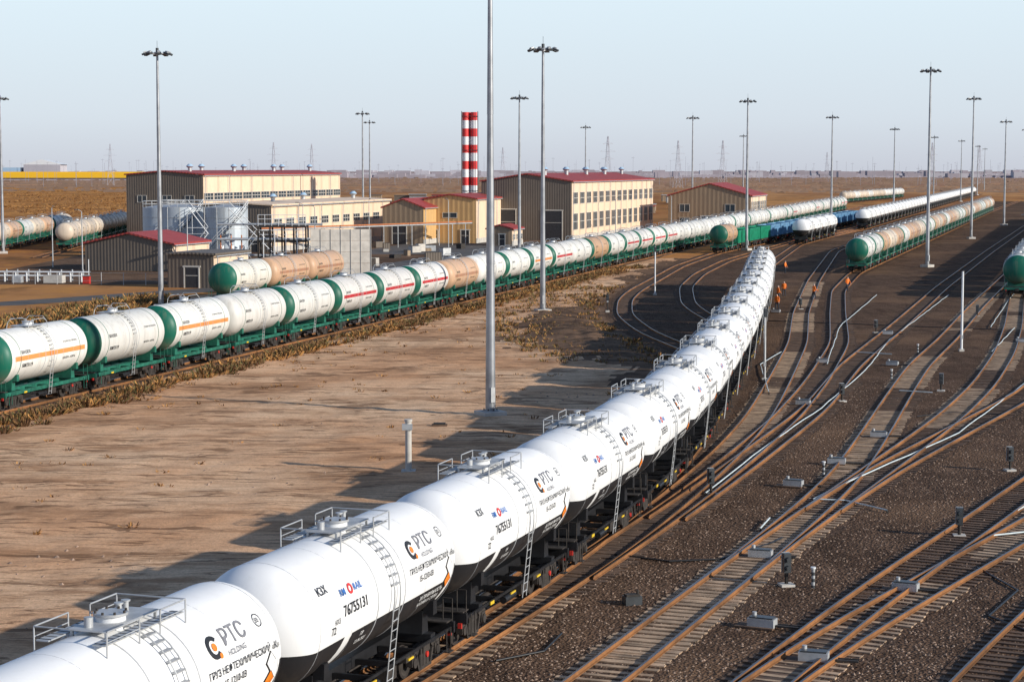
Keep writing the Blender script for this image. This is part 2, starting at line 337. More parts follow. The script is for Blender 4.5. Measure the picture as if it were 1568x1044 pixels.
def wagon_green(shellmat,frame='green_frame'):
    m=M(); shell(m,shellmat); underframe(m,frame,True,frame); bogie(m,-3.9,0); bogie(m,3.9,0)
    for x in(-4.5,-3.0,-1.6,1.6,3.0,4.5): band(m,x,.018,'seam',.004)
    for x in(-3.9,3.9,-.75,.75): band(m,x,.05,'seam' if abs(x)<1 else frame,.012)
    T=ZC+R
    m.cyl((0,0,T-.05),(0,0,T+.26),.3,'white_steel',16); m.cyl((0,0,T+.26),(0,0,T+.31),.35,'galvanised',16); m.cyl((.7,0,T),(.7,0,T+.28),.08,'galvanised',8)
    m.box((0,0,T+.05),(2.2,1.3,.04),'galvanised')
    for sy in(-1,1):
        y=sy*.75
        m.tube([(-1.3,y,T-.2),(-1.15,y,T+.25),(-.75,y,T+.45),(.75,y,T+.45),(1.15,y,T+.25),(1.3,y,T-.2)],.022,'galvanised')
        ladder(m,.0,sy,'galvanised',w=.36)
    for x in(-1.15,1.15): m.tube([(x,-.75,T+.25),(x,-.5,T+.55),(x,.5,T+.55),(x,.75,T+.25)],.022,'galvanised')
    for s in(-1,1):
        tank_text(m,'БЕНЗОЛ',.28,-3.8,.25,'letter_black',side=s); tank_text(m,'50873119',.34,-3.7,-.6,'letter_black',side=s); tank_text(m,'БЕНЗИН - НЕФТЬ',.2,1.6,-.55,'letter_black',side=s)
        tank_text(m,'С ГОРКИ НЕ СПУСКАТЬ',.16,1.7,.5,'letter_black',side=s)
    return m.mesh('tank_wagon')
def wagon_gondola(body):
    m=M(); underframe(m,'dark_iron',True,'dark_iron'); bogie(m,-3.9,0); bogie(m,3.9,0); zb,zt=1.5,3.65
    m.box((0,0,zb),(11,2.9,.1),body)
    for s in(-1,1):
        m.box((0,s*1.42,(zb+zt)/2+.03),(11,.05,zt-zb-.1),body); m.box((0,s*1.44,zt),(11.1,.14,.12),body)
        for k in range(9): m.box((-5.3+k*1.325,s*1.49,(zb+zt)/2),(.16,.1,zt-zb-.15),body)
        m.box((s*5.5,0,(zb+zt)/2+.03),(.05,2.78,zt-zb-.1),body); m.box((s*5.5,0,zt+.002),(.14,2.7,.12),body)
        for k in(-.8,0,.8): m.box((s*5.56,k,(zb+zt)/2),(.08,.14,zt-zb-.15),body)
    m.box((0,0,zt-.75),(10.9,2.78,.3),'stone_grey')
    return m.mesh('gondola_wagon')
PTC=wagon_ptc(); W={k:wagon_green(k) for k in('tank_orange_stripe','tank_red_stripe','tank_plain_green_end','tank_white','tank_cream','tank_tan','tank_tan_green','tank_green_big_end')}
GG=wagon_gondola('green_body'); GB=wagon_gondola('blue_body')

# ------------------------------------------------------------ track alignments: (distance y, offset x) in metres
def smooth(pts,w=10,step=1.0):
    pts=sorted(pts); y=np.array([p[0] for p in pts],float); x=np.array([p[1] for p in pts],float)
    ys=np.arange(y[0],y[-1]+step,step); s0=(x[1]-x[0])/(y[1]-y[0]); s1=(x[-1]-x[-2])/(y[-1]-y[-2])
    pad=3*w; yy=np.arange(y[0]-pad,y[-1]+pad+step*1.5,step); xx=np.interp(yy,y,x); a=yy<y[0]; xx[a]=x[0]+s0*(yy[a]-y[0]); a=yy>y[-1]; xx[a]=x[-1]+s1*(yy[a]-y[-1])
    k=np.exp(-.5*(np.arange(-2*w,2*w+1)/(w*.6))**2); k/=k.sum(); xs=np.convolve(xx,k,'same'); return ys,np.interp(ys,yy,xs)
class Line:
    def __init__(s,pts,w=10):
        s.y,s.x=smooth(pts,w); d=np.hypot(np.diff(s.y),np.diff(s.x)); s.s=np.concatenate([[0],np.cumsum(d)])
    def at(s,t): return float(np.interp(t,s.s,s.x)),float(np.interp(t,s.s,s.y))
    def X(s,y): return np.interp(y,s.y,s.x)
    def S(s,y): return float(np.interp(y,s.y,s.s))
T0=Line([(8,-21.0),(30,-13.4),(45,-8.2),(57,-4.1),(66.5,-.95),(76,2.2),(90,6.0),(104,9.1),(126,13.0),(149,16.9),(176,21.1),(203,25.2),(240,30.3),(300,39),(385,56),(480,84),(900,205)])
TB=Line([(45,-8.2),(57,-3.5),(66,-.1),(76,3.5),(90,7.7),(104,11.5),(118,14.8),(142,19.5),(168.5,24.5),(203,29.8),(262,40.2),(354,58),(480,93),(900,215)],8)
TC=Line([(72,2.2),(80,5.0),(90,8.3),(104,12.5),(118,16.5),(138,21.4),(168,28),(203,33.6),(240,39.8),(281,49.0),(672,163),(900,232)],8)
TD=Line([(84,6.6),(96,10.6),(108,14.4),(122,18.8),(149,25.6),(186,36.5),(247,54),(354,86),(584,156),(900,250)],8)
TE=Line([(60,3.4),(71.8,7.9),(83,12.0),(95.3,16.2),(110.6,20.4),(127.8,25),(149,30.8),(171.8,38),(212,50),(296,76),(385,103),(700,197)],8)
TA=Line([(30,-8),(45,-2.2),(57,2.3),(66.5,5.9),(76.7,9.8),(89.6,15),(104,20.8),(118,26.3),(135.5,32.5),(159.6,40.0),(186,47.4),(228,58.5),(500,138),(900,255)],8)
TH=Line([(86,13.6),(96,17.8),(104,21.6),(118,28.3),(131.6,34.8),(170,48.5),(300,90),(700,208)],8)
TF=Line([(30,-4),(45,2),(57,7.2),(66,11.3),(74.8,15.6),(83,19.8),(91.5,23.9),(110,33),(150,50),(250,82),(700,215)],8)
TG=Line([(50,4.2),(57,7.3),(61.9,9.9),(70,14.6),(82.3,21.9),(95,29),(120,41),(200,70),(700,220)],8)
TI=Line([(30,1),(45,8),(57,13.5),(70,20),(82,26.5),(100,36),(150,58),(300,104)],8)
T2=Line([(40,-53),(800,144.6)],4); T3=Line([(60,-69.5),(212,-30),(420,24)],4); T3b=Line([(60,-75.5),(212,-36),(380,7.8)],4)
TL1=Line([(149,16.8),(160,14.8),(179,12.2),(200,11.4),(223,12.8),(240,15),(262,18.9),(300,25.5),(346,36.0),(517,88),(900,203)],8)
TL2=Line([(176,21.1),(190,20.0),(203,19.4),(217,19.4),(247,21.8),(278,26.5),(317,34.5),(400,57),(517,93.5),(900,209)],8)
T4=Line([(330,-79.6),(360,-82),(470,-91)],4); T4b=Line([(330,-92),(440,-99)],4)
T6=Line([(420,66),(479,85),(1154,275)],6); T8=Line([(800,128),(1000,199)],6)

RP=[(-.07,0),(-.07,.02),(-.014,.035),(-.014,.115),(-.038,.125),(-.038,.16),(.038,.16),(.038,.125),(.014,.115),(.014,.035),(.07,.02),(.07,0)]
def track(L,idx,smat,ymax=260,y0=None,bed=True):
    m=M(); dz=.002*idx; n=len(L.y); ys=[i for i in range(n) if (L.y[i]<220 or i%4==0 or i==n-1)]
    tx=np.gradient(L.x,L.y); nx=1/np.sqrt(1+tx**2); ny=-tx*nx
    for off in(-.76-.038,.76+.038):
        vs=[]
        for i in ys:
            for px,pz in RP: o=off+px; vs.append((L.x[i]+nx[i]*o,L.y[i]+ny[i]*o,.04+dz+pz))
        k=len(RP); fr=[];ft=[]
        for j in range(len(ys)-1):
            for q in range(k-1): (ft if q==5 else fr).append((j*k+q,j*k+q+1,(j+1)*k+q+1,(j+1)*k+q))
        m.add(vs,fr,'rail_rust'); m.add(vs,ft,'rail_head')
    if bed:
        vs=[]; w=1.5
        for i in ys:
            wl=w+.45*noise.noise(Vector((L.y[i]*.2,idx*7.,0))); wr=w+.45*noise.noise(Vector((L.y[i]*.2,idx*7.,9)))
            vs.append((L.x[i]-nx[i]*wl,L.y[i]-ny[i]*wl,.012+dz*.5)); vs.append((L.x[i]+nx[i]*wr,L.y[i]+ny[i]*wr,.012+dz*.5))
        m.add(vs,[(2*j,2*j+1,2*j+3,2*j+2) for j in range(len(ys)-1)],bed if isinstance(bed,str) else 'oily_trackbed')
    s=L.S(y0) if y0 else 0; e=L.S(ymax)
    while s<e:
        x,y=L.at(s); x2,y2=L.at(s+.3); a=math.atan2(y2-y,x2-x); sh=random.uniform(-.07,.07)
        zz=.012+dz+random.uniform(-.03,.008) if random.random()<.35 else .012+dz+random.uniform(0,.008)
        sm='sleeper_wood' if (smat=='sleeper_concrete' and noise.noise(Vector((x*.06,y*.06,idx)))<-.12) else smat
        m.box((x+sh*math.sin(a),y-sh*math.cos(a),zz),(random.uniform(.2,.26),2.7+random.uniform(-.1,.1),.06),sm,rz=a+random.uniform(-.025,.025)); s+=.56+random.uniform(-.03,.03)
    return m.obj('railway_track')
tr=[(T0,'sleeper_wood'),(TB,'sleeper_concrete'),(TC,'sleeper_wood'),(TD,'sleeper_wood'),(TE,'sleeper_concrete'),(TA,'sleeper_concrete'),(TH,'sleeper_wood'),(TF,'sleeper_wood'),(TG,'sleeper_concrete'),(TI,'sleeper_wood'),(TL1,'sleeper_wood'),(TL2,'sleeper_wood')]
for i,(l,sm) in enumerate(tr): track(l,i,sm)
for i,l in enumerate((T2,T3,T3b)): track(l,i,'sleeper_wood',300,bed='dusty_trackbed')
for l in(T4,T4b,T6,T8): track(l,1,'sleeper_wood',0)

def train(L,ystart,n,pick,pitch=12.02):
    s=L.S(ystart)
    for k in range(n):
        me=pick(k); xa,ya=L.at(s-3.9); xb,yb=L.at(s+3.9)
        if s+6>L.s[-1]: break
        nm='gondola_wagon' if me in(GG,GB) else 'tank_wagon'
        place(nm,me,((xa+xb)/2,(ya+yb)/2,0),math.atan2(yb-ya,xb-xa)); s+=pitch
train(T0,32.1,19,lambda k:PTC)
seq=['tank_plain_green_end','tank_plain_green_end','tank_plain_green_end','tank_orange_stripe','tank_plain_green_end','tank_orange_stripe','tank_white','tank_plain_green_end','tank_red_stripe','tank_red_stripe','tank_red_stripe','tank_tan','tank_white','tank_plain_green_end','tank_orange_stripe','tank_red_stripe','tank_white','tank_tan_green','tank_plain_green_end','tank_red_stripe','tank_red_stripe']
train(T2,90.5,52,lambda k:W[seq[k]] if k<len(seq) else W[random.choice(['tank_white','tank_plain_green_end','tank_white','tank_red_stripe'])])
train(T3,214,3,lambda k:W[['tank_green_big_end','tank_tan','tank_tan'][k]])
train(T4,366,8,lambda k:W['tank_cream']); train(T4b,346,8,lambda k:W[['tank_plain_green_end','tank_cream','tank_tan'][k%3]])
cyc=['tank_plain_green_end','tank_plain_green_end','tank_tan_green','tank_cream','tank_tan','tank_plain_green_end','tank_tan','tank_tan','tank_cream']
train(TC,287,34,lambda k:W[cyc[k%9]])
train(TL1,352,16,lambda k:W['tank_tan_green'] if k==0 else (GG if k in(1,2,3) else GB))
train(T0,392,4,lambda k:PTC); train(T6,486,50,lambda k:PTC); train(T8,840,14,lambda k:W[random.choice(['tank_cream','tank_white'])])
train(TA,232,30,lambda k:W['tank_plain_green_end'])

# ------------------------------------------------------------ ground
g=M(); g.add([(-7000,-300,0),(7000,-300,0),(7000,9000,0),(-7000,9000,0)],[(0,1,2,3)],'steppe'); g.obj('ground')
# ochre scrub land behind the far-left sidings, ragged edges
m=M(); A=[];
for k in range(40):
    y=400+k*30; A+= [(-.36*y-60,y,.006),(-.115*y-14+12*noise.noise(Vector((k*.5,0,0))),y,.006)]
m.add(A,[(2*j,2*j+1,2*j+3,2*j+2) for j in range(39)],'ochre_scrub'); m.obj('scrub_field')
def edge(y):
    a=float(T0.X(y)); 
    if y>149: a=min(a,float(TL1.X(y)))
    return a-2.1
m=M(); vs=[]; yr=list(range(10,900,5))
for y in yr: vs+= [(edge(y)-.3,y,.004),(300+.3*y,y,.004)]
m.add(vs,[(2*j,2*j+1,2*j+3,2*j+2) for j in range(len(yr)-1)],'ballast_gravel'); m.obj('rail_yard_ballast')
m=M(); vs=[]; fs=[]; fd=[]; nx=130; yy=np.concatenate([np.arange(20,120,.8),np.arange(120,330,1.4)])
for y in yy:
    a=float(T2.X(y))+1.7; b=edge(y)
    for i in range(nx+1):
        t=i/nx; x=a+(b-a)*t; f=min(1,min(x-a,b-x)/3.)
        z=.01+f*(.10+.16*noise.noise(Vector((x*.09,y*.09,1)))+.08*noise.noise(Vector((x*.5,y*.5,3)))+.04*noise.noise(Vector((x*1.7,y*1.7,3))))
        d=(b-x)-4.5; env=max(0,1-abs(y-182)/45); z+=.45*env*math.exp(-(d/2.6)**2)*(.5+1.2*abs(noise.noise(Vector((x*.5,y*.25,7)))))
        vs.append((x,float(y),max(z,.008)))
for j in range(len(yy)-1):
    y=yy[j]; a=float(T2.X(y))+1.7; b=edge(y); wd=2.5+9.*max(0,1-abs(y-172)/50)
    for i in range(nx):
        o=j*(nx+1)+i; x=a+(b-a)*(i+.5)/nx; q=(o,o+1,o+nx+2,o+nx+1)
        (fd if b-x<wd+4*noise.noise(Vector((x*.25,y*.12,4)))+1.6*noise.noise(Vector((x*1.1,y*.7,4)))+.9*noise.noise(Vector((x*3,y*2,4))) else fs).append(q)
m.add(vs,fs,'dirt',True)
for q in fd: m.f.append(q); m.m.append('dark_soil_and_shadow'); m.s.append(True)  # dark soil beside the siding, with the train's shadow painted into its colour
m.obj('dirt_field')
m=M(); vs=[]; yr=list(range(20,420,10))
for y in yr: c=float(T2.X(y)); vs+= [(c-34-.0*y,y,.004),(c+1.8,y,.004)]
m.add(vs,[(2*j,2*j+1,2*j+3,2*j+2) for j in range(len(yr)-1)],'dirt'); m.obj('dirt_ground')
m=M(); m.add([(-75,255,.008),(12,255,.008),(40,420,.008),(-75,420,.008)],[(0,1,2,3)],'dark_soil_and_shadow'); m.obj('depot_yard_ground')
def ribbon(name,pts,w,mat,z):
    m=M(); vs=[]
    for i,(x,y) in enumerate(pts):
        a=Vector(pts[max(0,i-1)]);b=Vector(pts[min(len(pts)-1,i+1)]); d=(b-a).normalized(); vs+= [(x-d.y*w,y+d.x*w,z),(x+d.y*w,y-d.x*w,z)]
    m.add(vs,[(2*j,2*j+1,2*j+3,2*j+2) for j in range(len(pts)-1)],mat); return m.obj(name)
ribbon('asphalt_road',[(-120,190),(-90,201),(-56,219),(-36,246),(-22,290),(-8,345),(0,378)],3.2,'asphalt',.014)
m=M(); m.add([(-30,345,.018),(2,345,.018),(14,400,.018),(-20,400,.018)],[(0,1,2,3)],'asphalt'); m.obj('depot_pavement')

m=M()
def stone(x,y,r):
    a=random.random()*6; v=[]
    for k in range(5): t=a+k*1.2566; q=r*random.uniform(.7,1.2); v.append((x+q*math.cos(t),y+q*math.sin(t),.01))
    v.append((x+r*.2,y,r*random.uniform(.7,1.1))); m.add(v,[(k,(k+1)%5,5) for k in range(5)],'stone_grey')
for _ in range(24000):
    y=50+90*random.random()**1.6; x=float(T0.X(y))+2+random.random()*(18+.35*(y-45)); stone(x,y,random.uniform(.02,.06))
for _ in range(2200):
    y=60+150*random.random(); b=edge(y); stone(b-random.random()**1.5*25-.5,y,random.uniform(.04,.14))
m.obj('ballast_stones')

# ------------------------------------------------------------ vegetation
def clump(m,x,y,r,h,n,mats,z0=0):
    for _ in range(n):
        a=random.random()*6.283; q=r*math.sqrt(random.random()); bx=x+q*math.cos(a)*.6; by=y+q*math.sin(a)*.6
        hh=h*random.uniform(.35,1); l=random.uniform(.2,.9)*r; tx=bx+math.cos(a)*l; ty=by+math.sin(a)*l; w=random.uniform(.02,.06)*(1+r); c=a+1.57+random.uniform(-.8,.8)
        m.add([(bx-w*math.cos(c),by-w*math.sin(c),hh*.05),(bx+w*math.cos(c),by+w*math.sin(c),hh*.05),(tx+w*.7*math.cos(c),ty+w*.7*math.sin(c),hh*.8),(tx,ty,hh)],[(0,1,2,3)],random.choice(mats))
m=M()
for _ in range(4200):
    y=70+230*random.random(); d=random.gauss(0,.8); x=float(T2.X(y))+4.1+d
    dens=noise.noise(Vector((y*.12,2,d*.6)))
    if random.random()<.62+dens*1.3: clump(m,x,y,random.uniform(.25,.75),random.uniform(.2,.7),20,['shrub_ochre','shrub_brown','shrub_brown','shrub_ochre','shrub_olive'] if dens<.15 else ['shrub_olive','shrub_brown','shrub_brown'])
for _ in range(520):
    y=70+200*random.random(); t=random.random()**2.6; a=float(T2.X(y))+4; b=edge(y); clump(m,a+(b-a)*t,y,random.uniform(.12,.4),.28,14,['shrub_brown','shrub_ochre'])
for _ in range(620):
    y=150+100*random.random(); clump(m,edge(y)-random.uniform(.5,12),y,random.uniform(.2,.6),.45,16,['shrub_brown','shrub_ochre','shrub_olive'])
m.obj('dry_shrubs')
m=M()
for _ in range(1100):
    y=130+100*random.random(); x=float(T3b.X(y))-2.5-9*random.random()
    if noise.noise(Vector((x*.1,y*.1,5)))>-.15: clump(m,x,y,random.uniform(.4,1.1),random.uniform(.4,1.0),22,['shrub_ochre','shrub_brown','shrub_olive'])
for _ in range(900):
    y=110+240*random.random(); x=float(T2.X(y))-2.6-abs(random.gauss(0,6))
    if abs(x-float(T3.X(y)))>1.8 and abs(x-float(T3b.X(y)))>1.8: clump(m,x,y,.6,.45,14,['shrub_brown','shrub_ochre'])
for _ in range(80): clump(m,22+random.uniform(-4,12),392+random.uniform(-8,8),1.2,1.6,30,['shrub_olive','shrub_brown'])
m.obj('roadside_shrubs')
m=M()
for _ in range(6500):
    y=420+1000*random.random()**1.5; x=-.30*y+.17*y*random.random()+random.uniform(-30,30)
    if noise.noise(Vector((x*.02,y*.008,2)))>-.05: clump(m,x,y,random.uniform(.8,2.4),random.uniform(.3,.9),7,['shrub_ochre','shrub_ochre','shrub_brown'])
m.obj('steppe_grass')

# ------------------------------------------------------------ masts
def mast_mesh(H):
    m=M(); m.box((0,0,.2),(1.5,1.5,.4),'concrete'); m.cyl((0,0,.4),(0,0,.46),.5,'mast_steel',12); secs=3; z=.46; r=.31
    for k in range(secs):
        z2=z+(H-.9)/secs; r2=r-.07; m.cyl((0,0,z),(0,0,z2),r,'mast_steel',14,r2); z=z2; r=r2+.012 if k<secs-1 else r2
    m.box((0,-.34,1.4),(.26,.06,.9),'galvanised')
    for k in range(8): a=k*math.pi/4; m.cyl((.42*math.cos(a),.42*math.sin(a),.42),(.42*math.cos(a),.42*math.sin(a),.56),.03,'dark_iron',6)
    m.cyl((0,0,H-.5),(0,0,H-.2),.28,'mast_steel',12); m.cyl((0,0,H-.2),(0,0,H+.25),.16,'lamp_dark',10); m.cyl((0,0,H+.2),(0,0,H+1.0),.02,'lamp_dark',5)
    ring=[(1.0*math.cos(a),1.0*math.sin(a),H-.35) for a in np.linspace(0,2*math.pi,17)]; m.tube([tuple(p) for p in ring],.05,'mast_steel')
    for k in range(8):
        a=k*math.pi/4+.2; c,s=math.cos(a),math.sin(a); m.cyl((.15*c,.15*s,H-.3),(1.05*c,1.05*s,H-.35),.04,'mast_steel',6)
        m.box((1.35*c,1.35*s,H-.38),(.55,.5,.2),'lamp_dark',rz=a,ry=.35); m.box((1.3*c,1.3*s,H-.2),(.3,.3,.16),'galvanised',rz=a,ry=.35)
    return m.mesh('floodlight_mast')
MM={27.5:mast_mesh(27.5),30:mast_mesh(30)}
for x,y,h in[(-1.3,119,27.5),(-37.8,212,27.5),(3.2,205,27.5),(63.3,300,30),(43,361,27.5),(44,481,27.5),(1.3,345,27.5),(22,590,27.5),(-33.5,443,27.5),(-38,527,27.5),(-90,348,27.5),(77,475,27.5),(120,619,27.5),(88,750,27.5),(167,780,27.5),(202,886,27.5),(98,420,30),(130,520,27.5),(164,629,27.5),(260,1100,27.5),(300,1250,27.5)]:
    place('floodlight_mast',MM[h],(x,y,0),random.random())
# ------------------------------------------------------------ small railway equipment
def post(x,y,h,mat,r=.08,head=True):
    m=M(); m.cyl((0,0,0),(0,0,h),r,mat,10,r*.8); m.box((0,0,.1),(.4,.4,.2),'concrete'); m.box((0,-r-.03,1.2),(.18,.08,.3),'galvanised'); m.cyl((0,0,h),(0,0,h+.06),r*1.2,'dark_iron',10)
    if head: m.box((0,-.12,h-.35),(.28,.2,.6),'lamp_dark'); m.cyl((0,-.2,h-.2),(0,-.3,h-.2),.1,'lamp_dark',10); m.cyl((0,-.2,h-.5),(0,-.3,h-.5),.1,'lamp_dark',10)
    return m.obj('signal_post',(x,y,0))
post(37,162,6.6,'white_steel',.11,False); post(17,234,5.8,'white_steel',.09); post(17.9,139.5,5.2,'galvanised',.1); post(10,206,1.9,'dark_iron',.08)
m=M(); m.cyl((0,0,0),(0,0,2.6),.16,'concrete',12); m.cyl((0,0,2.6),(0,0,2.72),.2,'concrete',12); m.box((-.05,-.1,2.35),(.5,.2,.3),'galvanised'); m.box((0,0,.1),(.7,.7,.2),'concrete'); m.obj('concrete_post',(-5.1,97,0))
def switch_machine():
    m=M(); m.box((0,0,.2),(.9,.45,.28),'galvanised'); m.box((0,0,.36),(.8,.38,.06),'lamp_dark'); m.box((.6,0,.12),(1.5,.12,.06),'dark_iron'); m.box((.6,.25,.12),(1.5,.06,.05),'dark_iron'); m.cyl((-.3,.1,.38),(-.3,.1,.5),.08,'galvanised',8); m.box((-.2,0,.05),(1.3,.7,.06),'sleeper_wood'); return m.mesh('switch_machine')
SM=switch_machine()
def dwarf():
    m=M(); m.cyl((0,0,0),(0,0,.5),.07,'dark_iron',8); m.box((0,0,.85),(.26,.25,.7),'lamp_dark'); m.box((0,.14,.85),(.3,.03,.74),'galvanised'); m.box((0,0,.04),(.5,.5,.1),'concrete')
    for z in(.7,1.0): m.cyl((0,-.12,z),(0,-.28,z),.085,'lamp_dark',10)
    return m.mesh('dwarf_signal')
DS=dwarf()
for x,y in[(9.2,60),(9.6,76),(8.2,64.5),(13.3,93),(18.5,125),(24,152),(34,178),(29,150),(38,140),(44,170),(16.5,100),(20.5,110),(27.5,205),(14,70)]: place('switch_machine',SM,(x,y,0),-.35+random.uniform(-.1,.1))
for x,y in[(9.6,71),(8.9,91),(21,127),(28.7,133),(16.3,150),(30.5,210),(47,200),(37.5,127),(18,80.5),(24.5,98),(33,180)]: place('dwarf_signal',DS,(x+.3,y,0),random.uniform(-.3,.3))
pi=M(); 
for k in range(6): pi.cyl((0,0,k*.12),(0,0,(k+1)*.12),.07,'galvanised' if k%2 else 'lamp_dark',10)
pi.cyl((0,0,.72),(0,0,.78),.1,'white_steel',10); pi=pi.mesh('marker_post')
for x,y in[(10.8,70.6),(15.2,96),(27,140),(33,160)]: place('marker_post',pi,(x,y,0))
m=M(); m.box((0,0,.15),(.6,.4,.3),'lamp_dark'); m.box((0,0,.33),(.5,.3,.08),'dark_iron'); m.cyl((.2,0,.3),(.2,0,.5),.05,'dark_iron',8); m.obj('track_junction_box',(4.15,68,0),.3)
m=M(); m.box((0,0,.12),(.9,.6,.24),'sleeper_wood'); m.box((0,0,.28),(.7,.4,.1),'dark_iron'); m.obj('cable_box',(-4.2,114,0),0)
def pipe(pts,r=.036):
    m=M(); P=[]
    for (a,b),(c,d) in zip(pts[:-1],pts[1:]):
        n=max(1,int(math.hypot(c-a,d-b)/3))
        for k in range(n): t=k/n; P.append((a+(c-a)*t+random.uniform(-.04,.04),b+(d-b)*t,.15+random.uniform(-.03,.03)))
        for k in range(n): t=k/n; m.box((a+(c-a)*t,b+(d-b)*t,.05),(.1,.1,.12),'dark_iron')
    P.append((*pts[-1],.15)); m.tube(P,r,'air_pipe_paint'); m.obj('air_pipe')
pipe([(8.9,90.5),(13.4,105),(19.3,122.6),(26,145),(33,171.8),(51.5,232)]); pipe([(13.6,88.8),(14.6,91),(25.2,111),(37,140)]); pipe([(21.5,85),(25.5,92)]); pipe([(10.3,81.5),(11.0,84)]); pipe([(24,150),(31,186),(43,232)]); pipe([(17.1,131),(18.9,150),(21.9,160)])
pipe([(16.4,86),(15.0,88.5),(13.6,88.8)]); pipe([(28,160),(30.5,158)]); pipe([(26,132),(28,131)]); pipe([(45,185),(56,222),(80,300)]); pipe([(39,160),(47,184)]); pipe([(26.5,96),(31,104)]); pipe([(19.5,80),(21.5,81)])
for a in([(4,76.5),(6,75.2),(8,75.6),(10.5,79),(11,80)],[(17,63),(16,66),(18,70),(17.5,74)],[(-.5,60),(1,61.2),(1.6,63.5)],[(30,120),(27,121),(24.5,119)],[(48,182),(38,187),(25,194)]):  # cables; the last run is a mast's cast shadow drawn as a black tube
    m=M(); m.tube([(x,y,.06) for x,y in a],.04,'black_paint'); m.obj('cable_and_shadow_line')

# ------------------------------------------------------------ depot buildings
ROT=-math.atan(.27)
def grp(name,loc,parts,rz=ROT):
    e=empty(name,loc,rz)
    for k,m in parts.items(): m.obj(k,parent=e)
    return e
def hall(name,loc,w,l,he,hr,front,side,rows,bays,doors,vents=0,rz=ROT,roof='red_roof',winw=.62,trim='red_roof',fwin=()):
    wl=M(); wl.add([(-w,0,0),(0,0,0),(0,0,he),(-w/2,0,hr),(-w,0,he)],[(0,1,2,3,4)],front)
    wl.add([(-w,l,0),(0,l,0),(0,l,he),(-w/2,l,hr),(-w,l,he)],[(4,3,2,1,0)],front); wl.add([(0,0,0),(0,l,0),(0,l,he),(0,0,he)],[(0,1,2,3)],side); wl.add([(-w,0,0),(-w,l,0),(-w,l,he),(-w,0,he)],[(3,2,1,0)],side)
    wl.box((.04,l/2,.5),(.1,l,1.),'concrete')
    rf=M(); t=.25
    for sx in(0,-1):
        x0=.35 if sx==0 else -w-.35; dzz=(hr-he)/(w/2)*.35
        rf.add([(x0,-.3,he-dzz+.05),(x0,l+.3,he-dzz+.05),(-w/2,l+.3,hr+.05),(-w/2,-.3,hr+.05),(x0,-.3,he-dzz+.05+t),(x0,l+.3,he-dzz+.05+t),(-w/2,l+.3,hr+.05+t),(-w/2,-.3,hr+.05+t)],[(0,1,2,3),(7,6,5,4),(0,4,5,1),(0,3,7,4),(1,5,6,2)],roof)
    rf.cyl((.42,0,he-.1),(.42,l,he-.1),.09,'galvanised',6)
    for k in range(0,int(l/12)+1): rf.cyl((.42,.3+k*12,he-.1),(.15,.3+k*12,.2),.06,'galvanised',5)
    wn=M(); wf=M()
    bw=l/bays
    for z0,z1 in rows:
        for b in range(bays):
            y=(b+.5)*bw; ww=bw*winw; wn.box((.03,y,(z0+z1)/2),(.05,ww,z1-z0),'glass_dark')
            for k in range(4): wf.box((.08,y-ww/2+ww*k/3,(z0+z1)/2),(.06,.1,z1-z0),'window_frame')
            for zz in(z0,z1,(z0+z1)/2): wf.box((.075,y,zz),(.07,ww+.12,.1),'window_frame')
    for x0,z0,w0,h0 in fwin:
        wn.box((x0,-.03,z0),(w0,.05,h0),'glass_dark')
        for xx in(x0-w0/2,x0,x0+w0/2): wf.box((xx,-.07,z0),(.09,.06,h0),'window_frame')
        for zz in(z0-h0/2,z0+h0/2): wf.box((x0,-.075,zz),(w0+.1,.06,.09),'window_frame')
    dr=M()
    for x0,x1,h in doors:
        dr.box(((x0+x1)/2,-.03,h/2),(x1-x0,.08,h),'door_dark'); dr.box(((x0+x1)/2,-.06,h+.1),(x1-x0+.4,.14,.2),'window_frame')
        for xx in(x0,x1): dr.box((xx,-.06,h/2),(.16,.14,h),'window_frame')
        dr.box(((x0+x1)/2,-.09,h*.6),(x1-x0-.3,.04,.08),'window_frame')
    parts={'walls':wl,'roof':rf}
    if wn.v: parts['windows']=wn; parts['window_frames']=wf
    if doors: parts['doors']=dr
    if vents:
        v=M()
        for k in range(vents):
            y=l*(k+.6)/vents; x=-w/2+(.0 if k%2 else 2.5); zb=hr-.4
            v.cyl((x,y,zb),(x,y,hr+.8),.4,'galvanised',12); v.cyl((x,y,hr+.8),(x,y,hr+1.1),.45,'galvanised',12,.8); v.cyl((x,y,hr+1.1),(x,y,hr+1.6),.8,'pale_blue',12,.3)
        parts['roof_ventilators']=v
    return grp(name,loc,parts)
hall('repair_workshop',(12.4,409,0),19.5,88,12.2,13.7,'shaded_taupe_siding','cream_panel',[(2.2,5.6),(7.6,10.)],14,[(-16.4,-12,6.4),(-6.3,-2,6.2)],9)
hall('depot_hall',(-62.3,398,0),17,80,13.6,14.3,'shaded_taupe_siding','cream_panel',[(8.6,10.0)],16,[(-9,-5,5)],7,winw=.9,fwin=[(-13.5,8.8,2,1.4),(-8,8.8,2,1.4),(-3,8.8,2,1.4)])
hall('depot_annex',(-43,352,0),15,66,8.3,8.7,'shaded_taupe_siding','cream_panel',[(4.6,6.0)],11,[(-4,-2.6,2.6)],3,roof='cream_panel',fwin=[(-7,5,3,1.2)])
hall('boiler_house',(-7.2,395,0),11,22,8.8,9.6,'yellow_panel','cream_panel',[],5,[(-3.2,-1.4,2.6),(-10,-8,2.6)],0,fwin=[(-5.5,5.6,3.,1.)])
hall('pump_house',(-17.5,389,0),8.5,20,7.2,8.8,'tan_panel','yellow_panel',[],4,[(-6.5,-3.5,3.6)],0)
hall('utility_building',(-49.5,287,0),14,13,3.9,5.4,'shaded_taupe_siding','cream_panel',[(1.6,2.7)],4,[],0)
